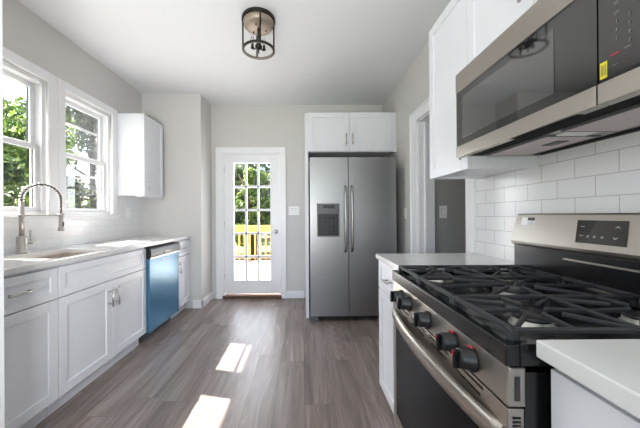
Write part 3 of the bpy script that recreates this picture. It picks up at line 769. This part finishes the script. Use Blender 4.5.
# ------------------------------------------------------------------ right upper cabinets
UF = .770
uc = thing('wall_cabinet', 'tall white wall cabinet beyond the microwave by the hallway opening', 'cabinet', (.95, 1.5, 1.385))
part('carcass', 'cab', uc, (UF+.020, RW-.0105, 1.330, 1.690, 1.388, 2.27), (UF+.020, RW-.0105, 1.313, 1.330, 1.374, 2.27), (UF+.020, RW-.0105, 1.690, 1.708, 1.374, 2.27), (UF+.020, UF+.05, 1.330, 1.690, 1.374, 1.388))
d = NB(); shaker(d, 'x', 1.314, 1.707, 1.374, 2.268, UF+.019, UF, .05); o = obj('door', d, 'cab', uc); pull(o, (UF, 1.338, 1.42), (UF, 1.338, 1.54), (-.022, 0, 0))
um = thing('microwave_top_cabinet', 'short white two-door cabinet directly above the microwave', 'cabinet', (.95, .93, 1.815))
part('carcass', 'cab', um, (UF+.020, RW-.0005, .553, 1.311, 1.812, 2.27))
for a, b, hy in ((.555, .9305, .90), (.9345, 1.310, .957)):
    d = NB(); shaker(d, 'x', a, b, 1.815, 2.268, UF+.019, UF, .05); o = obj('door', d, 'cab', um); pull(o, (UF, hy, 1.885), (UF, hy, 2.015), (-.030, 0, 0))
MY0, MY1 = .5525, 1.3125
# microwave
mw = thing('microwave', 'over-the-range stainless microwave with black glass door', 'microwave', (.9, .93, 1.42))
MX, MZ0, MZ1 = .714, 1.4235, 1.808
part('case', 'darkgrey', mw, (MX+.034, RW-.0105, MY0+.002, MY1-.002, 1.440, 1.806))
MS = .681                                    # door / control split
md = part('door', 'blackglass', mw, (MX+.004, MX+.032, MS+.002, MY1-.001, 1.474, 1.722))
part('top_band', 'steel_y', md, (MX, MX+.032, MS+.002, MY1-.001, 1.7225, MZ1), bev=.0015)
part('bottom_band', 'steel_y', md, (MX, MX+.032, MS+.002, MY1-.001, MZ0, 1.4735), bev=.0015)
part('door_window', 'mwglass', md, (MX+.0028, MX+.0039, .80, 1.262, 1.505, 1.69))
mc = part('control_panel', 'blackglass', mw, (MX+.004, MX+.032, MY0+.002, MS-.002, 1.474, 1.722))
part('panel_bottom_band', 'steel_y', mc, (MX, MX+.032, MY0+.002, MS-.002, MZ0, 1.4735), bev=.0015)
part('panel_top_band', 'steel_y', mc, (MX, MX+.032, MY0+.002, MS-.002, 1.7225, MZ1), bev=.0015)
part('energy_label', 'yellow', mc, (MX+.0030, MX+.0038, .6600, .6755, 1.483, 1.522), label='small yellow energy label')
bm = NB()
for i in range(4): box(bm, MX+.0024, MX+.0029, .6620+i*.0033, .6630+i*.0033, 1.490, 1.515)
obj('label_print', bm, 'greypl', mc)
def text(s, loc, size, m, parent, name='key_digit'):
    cu = bpy.data.curves.new(name, 'FONT'); cu.body = s; cu.size = size; cu.extrude = .0002; cu.align_x = 'CENTER'; cu.align_y = 'CENTER'
    o = bpy.data.objects.new(name, cu); C.objects.link(o)
    dg = bpy.context.evaluated_depsgraph_get(); me = bpy.data.meshes.new_from_object(o.evaluated_get(dg)); bpy.data.objects.remove(o)
    bm = bmesh.new(); bm.from_mesh(me)
    R = Matrix(((0, 0, -1), (-1, 0, 0), (0, 1, 0))).to_4x4(); R.translation = loc
    bmesh.ops.transform(bm, matrix=R, verts=bm.verts)
    return obj(name, bm, m, parent)
cols = (.6390, .6135, .5880)
for r, row in enumerate(('123', '456', '789', ' 0 ')):
    for c_, ch in enumerate(row):
        if ch != ' ': text(ch, (MX+.0030, cols[c_], 1.600-.0195*r+.0004), .0105, 'dimprint', mc)
for zz in (1.645, 1.622):
    for y in cols:
        if zz == 1.622 and y == cols[1]: continue
        part('key_mark', 'dimprint', mc, (MX+.0028, MX+.0038, y-.006, y+.006, zz-.0007, zz+.0007)); part('key_mark', 'dimprint', mc, (MX+.0028, MX+.0038, y-.005, y+.005, zz-.005, zz-.0040))
part('key_mark', 'dimprint', mc, (MX+.0028, MX+.0038, .612, .625, 1.529, 1.5310)); part('key_mark', 'dimprint', mc, (MX+.0028, MX+.0038, .638, .648, 1.503, 1.5042))
bm = NB(); box(bm, MX+.0028, MX+.0038, .634, .652, 1.527, 1.5295); obj('stop_mark', bm, 'red', mc)
# underside
us = part('underside', 'steel', mw, (MX+.033, RW-.0105, MY0+.004, MY1-.004, 1.430, 1.4395), bev=.002)
part('front_intake', 'blackmat', us, (MX+.036, MX+.105, MY0+.02, MY1-.03, 1.4285, 1.4298))
part('handle_recess', 'blackmat', md, (MX+.010, MX+.028, .74, .98, 1.4222, 1.4234))
for a, b in ((.60, .90), (.965, 1.27)):
    f = part('grease_filter', 'filter', us, (MX+.125, RW-.10, a, b, 1.4255, 1.4298), bev=.001)
    part('filter_frame', 'greypl', f, (MX+.118, MX+.125, a-.006, b+.006, 1.425, 1.4298), (RW-.10, RW-.093, a-.006, b+.006, 1.425, 1.4298), (MX+.125, RW-.10, a-.006, a, 1.425, 1.4298), (MX+.125, RW-.10, b, b+.006, 1.425, 1.4298))
    part('filter_tab', 'blackpl', f, (MX+.21, MX+.25, a+.05, a+.12, 1.4235, 1.4254))
for y in (.93,): part('cooktop_lamp_lens', 'white', us, (MX+.15, MX+.25, .905, .958, 1.426, 1.4298), bev=.001)
part('rear_vent', 'blackmat', us, (RW-.07, RW-.05, MY0+.04, MY1-.04, 1.428, 1.4298), (RW-.04, RW-.03, MY0+.04, MY1-.04, 1.428, 1.4298))

# ------------------------------------------------------------------ ceiling light
LX, LY = -.340, 2.205
cl = thing('ceiling_light', 'round dark bronze lantern ceiling light with open ring', 'ceiling light', (LX, LY, ZC))
bm = NB(); lathe(bm, [(0, 0), (.128, 0), (.130, -.004), (.130, -.024), (.126, -.029), (.118, -.029)], (LX, LY, ZC), n=48); obj('canopy', bm, 'bronze', cl)
bm = NB(); lathe(bm, [(0, -.078), (.070, -.077), (.105, -.068), (.116, -.056), (.1185, -.029), (.1185, -.024), (0, -.024)], (LX, LY, ZC), n=48); obj('canopy_pan', bm, 'brass', cl)
for i in range(3):
    a = math.radians(20+i*120); bm = NB(); lathe(bm, [(0, -.090), (.006, -.088), (.007, -.082), (.004, -.076), (.004, -.070)], (LX+.06*math.cos(a), LY+.06*math.sin(a), ZC), n=12); obj('canopy_screw', bm, 'bronze', cl)
zr = ZC-.243
bm = NB(); lathe(bm, [(.114, 0), (.125, 0), (.127, .002), (.127, .011), (.125, .013), (.114, .013), (.113, .011), (.113, .002), (.114, 0)], (LX, LY, zr-.01), n=48); rn = obj('ring', bm, 'bronze', cl)
bm = NB(); lathe(bm, [(.1095, 0), (.1128, 0), (.1128, .016), (.1095, .016), (.1095, 0)], (LX, LY, zr-.0115), n=48); obj('ring_liner', bm, 'brass', rn)
for i in range(4):
    a = math.radians(15+90*i); px, py = LX+.120*math.cos(a), LY+.120*math.sin(a)
    bm = NB(); bar(bm, (px, py, zr), (px, py, ZC-.034), .012, .007, .001); obj('post', bm, 'bronze', cl)
bm = NB(); tube(bm, [(LX, LY, ZC-.077), (LX, LY, ZC-.215)], .010, 12); obj('stem', bm, 'bronze', cl)
bm = NB(); lathe(bm, [(0, -.275), (.004, -.272), (.005, -.245), (.012, -.240), (.026, -.232), (.028, -.215), (.022, -.205), (0, -.203)], (LX, LY, ZC), n=24); obj('hub', bm, 'bronze', cl)
for i in range(3):
    a = math.radians(-75+120*i); c_, s_ = math.cos(a), math.sin(a)
    P = lambda r, z: (LX+r*c_, LY+r*s_, ZC+z)
    bm = NB(); tube(bm, [P(.015, -.222), P(.03, -.232), P(.045, -.232), P(.052, -.222)], .004, 8); ar = obj('arm', bm, 'bronze', cl)
    bm = NB(); lathe(bm, [(0, 0), (.013, 0), (.015, .005), (.010, .008), (.0095, .036), (0, .036)], P(.052, -.225), n=16); obj('socket', bm, 'bronze', ar)
    bm = NB(); lathe(bm, [(.007, 0), (.013, .012), (.016, .028), (.012, .048), (.004, .066), (0, .070)], P(.052, -.189), n=16); obj('bulb', bm, 'bulb', ar, label='clear candle bulb')

# ------------------------------------------------------------------ outdoors
sbox('ground', 'grass', None, (-40, 40, -20, 60, -.75, -.65))
sbox('deck', 'tan', None, (-5.5, 4.5, BW+WT, 7.35, -.14, -.02))
rl = thing('deck_railing', 'honey-coloured wooden deck railing seen through the glazed back door', 'railing', (-.9, 7.25, -.02))
part('top_rail', 'orange', rl, (-5.4, 4.4, 7.17, 7.31, .86, .90), (-5.4, 4.4, 7.22, 7.26, .74, .86))
part('bottom_rail', 'orange', rl, (-5.4, 4.4, 7.22, 7.26, .06, .14))
for i in range(6):
    x = -5.35+i*1.94; part('post', 'orange', rl, (x-.045, x+.045, 7.262, 7.35, -.14, .86))
for i in range(50):
    x = -4.2+i*.135; part('baluster', 'orange', rl, (x-.018, x+.018, 7.19, 7.22, .03, .88))
def tree(label, x, y, h, crown, rad, leafm, nleaf, size, zlow=.3, group='trees outside'):
    t = thing('leafy_tree', label, 'tree', (x, y, -.65), group)
    bm = NB(); lean = random.uniform(-.3, .3)
    tube(bm, [(x, y, -.65), (x+lean*.3, y, h*.3), (x+lean, y+.1, h*.75)], [.16, .12, .05], 10)
    for i in range(7):
        a = random.uniform(0, 2*PI); z = h*random.uniform(.2, .7); r = rad*.6
        tube(bm, [(x+lean*.4, y, z), (x+r*.5*math.cos(a), y+r*.5*math.sin(a), z+.4), (x+r*math.cos(a), y+r*math.sin(a), z+.9)], [.05, .035, .015], 6)
    obj('trunk', bm, 'bark', t)
    cl_ = []
    for i in range(26):
        a = random.uniform(0, 2*PI); rr = rad*math.sqrt(random.random()); f = random.random()
        z = zlow+(h-zlow)*f; k = 1-.55*abs(f-.4)*1.3
        cl_.append((x+rr*k*math.cos(a), y+rr*k*math.sin(a), z, rad*random.uniform(.22, .42)))
    verts, faces = [], []
    for i in range(nleaf):
        cx_, cy_, cz_, cr = random.choice(cl_)
        d = Vector((random.gauss(0, 1), random.gauss(0, 1), random.gauss(0, 1))).normalized()*cr*random.uniform(.55, 1.05)
        p = Vector((cx_, cy_, cz_))+d
        n_ = (d.normalized()+Vector((random.uniform(-1, 1), random.uniform(-1, 1), random.uniform(-.3, 1)))).normalized()
        u = n_.orthogonal().normalized(); u = (Matrix.Rotation(random.uniform(0, 2*PI), 3, n_)@u); v_ = n_.cross(u); s = size*random.uniform(.6, 1.3)
        b0 = len(verts)
        verts += [p-u*s, p-v_*s*.45+n_*s*.12, p+u*s, p+v_*s*.45+n_*s*.12]; faces.append((b0, b0+1, b0+2, b0+3))
    off = origin_of(t)
    me = bpy.data.meshes.new('foliage'); me.from_pydata([v-off for v in verts], [], faces); me.materials.append(M[leafm])
    o = bpy.data.objects.new('foliage', me); C.objects.link(o); o.parent = t; return t
tree('bright green tree under open sky in the left kitchen window', -7.8, 6.6, 3.9, 0, 2.0, 'leaf1', 16000, .10, -.3)
tree('green tree with a trunk seen in the lower left window', -4.9, 4.1, 1.9, 0, .85, 'leaf2', 6500, .07, -.3)
tree('tall green tree filling the right kitchen window', -8.6, 11.6, 7.0, 0, 2.7, 'leaf3', 22000, .11, -.3)
tree('low bright bush-like tree in the right kitchen window', -5.1, 8.9, 2.3, 0, .8, 'leaf1', 6000, .07, -.4)
tree('tree seen through the left panes of the back door', -3.9, 13.0, 5.4, 0, 1.3, 'leaf3', 8000, .10)
tree('bright tree centred in the back door panes', -1.9, 10.6, 2.7, 0, .85, 'leaf1', 6000, .09)
tree('tree seen through the right panes of the back door', -1.1, 14.4, 6.3, 0, 1.5, 'leaf3', 9000, .11)
tree('distant tall tree behind the others outside the back door', -4.6, 20, 6.5, 0, 2.8, 'leaf3', 9000, .15)
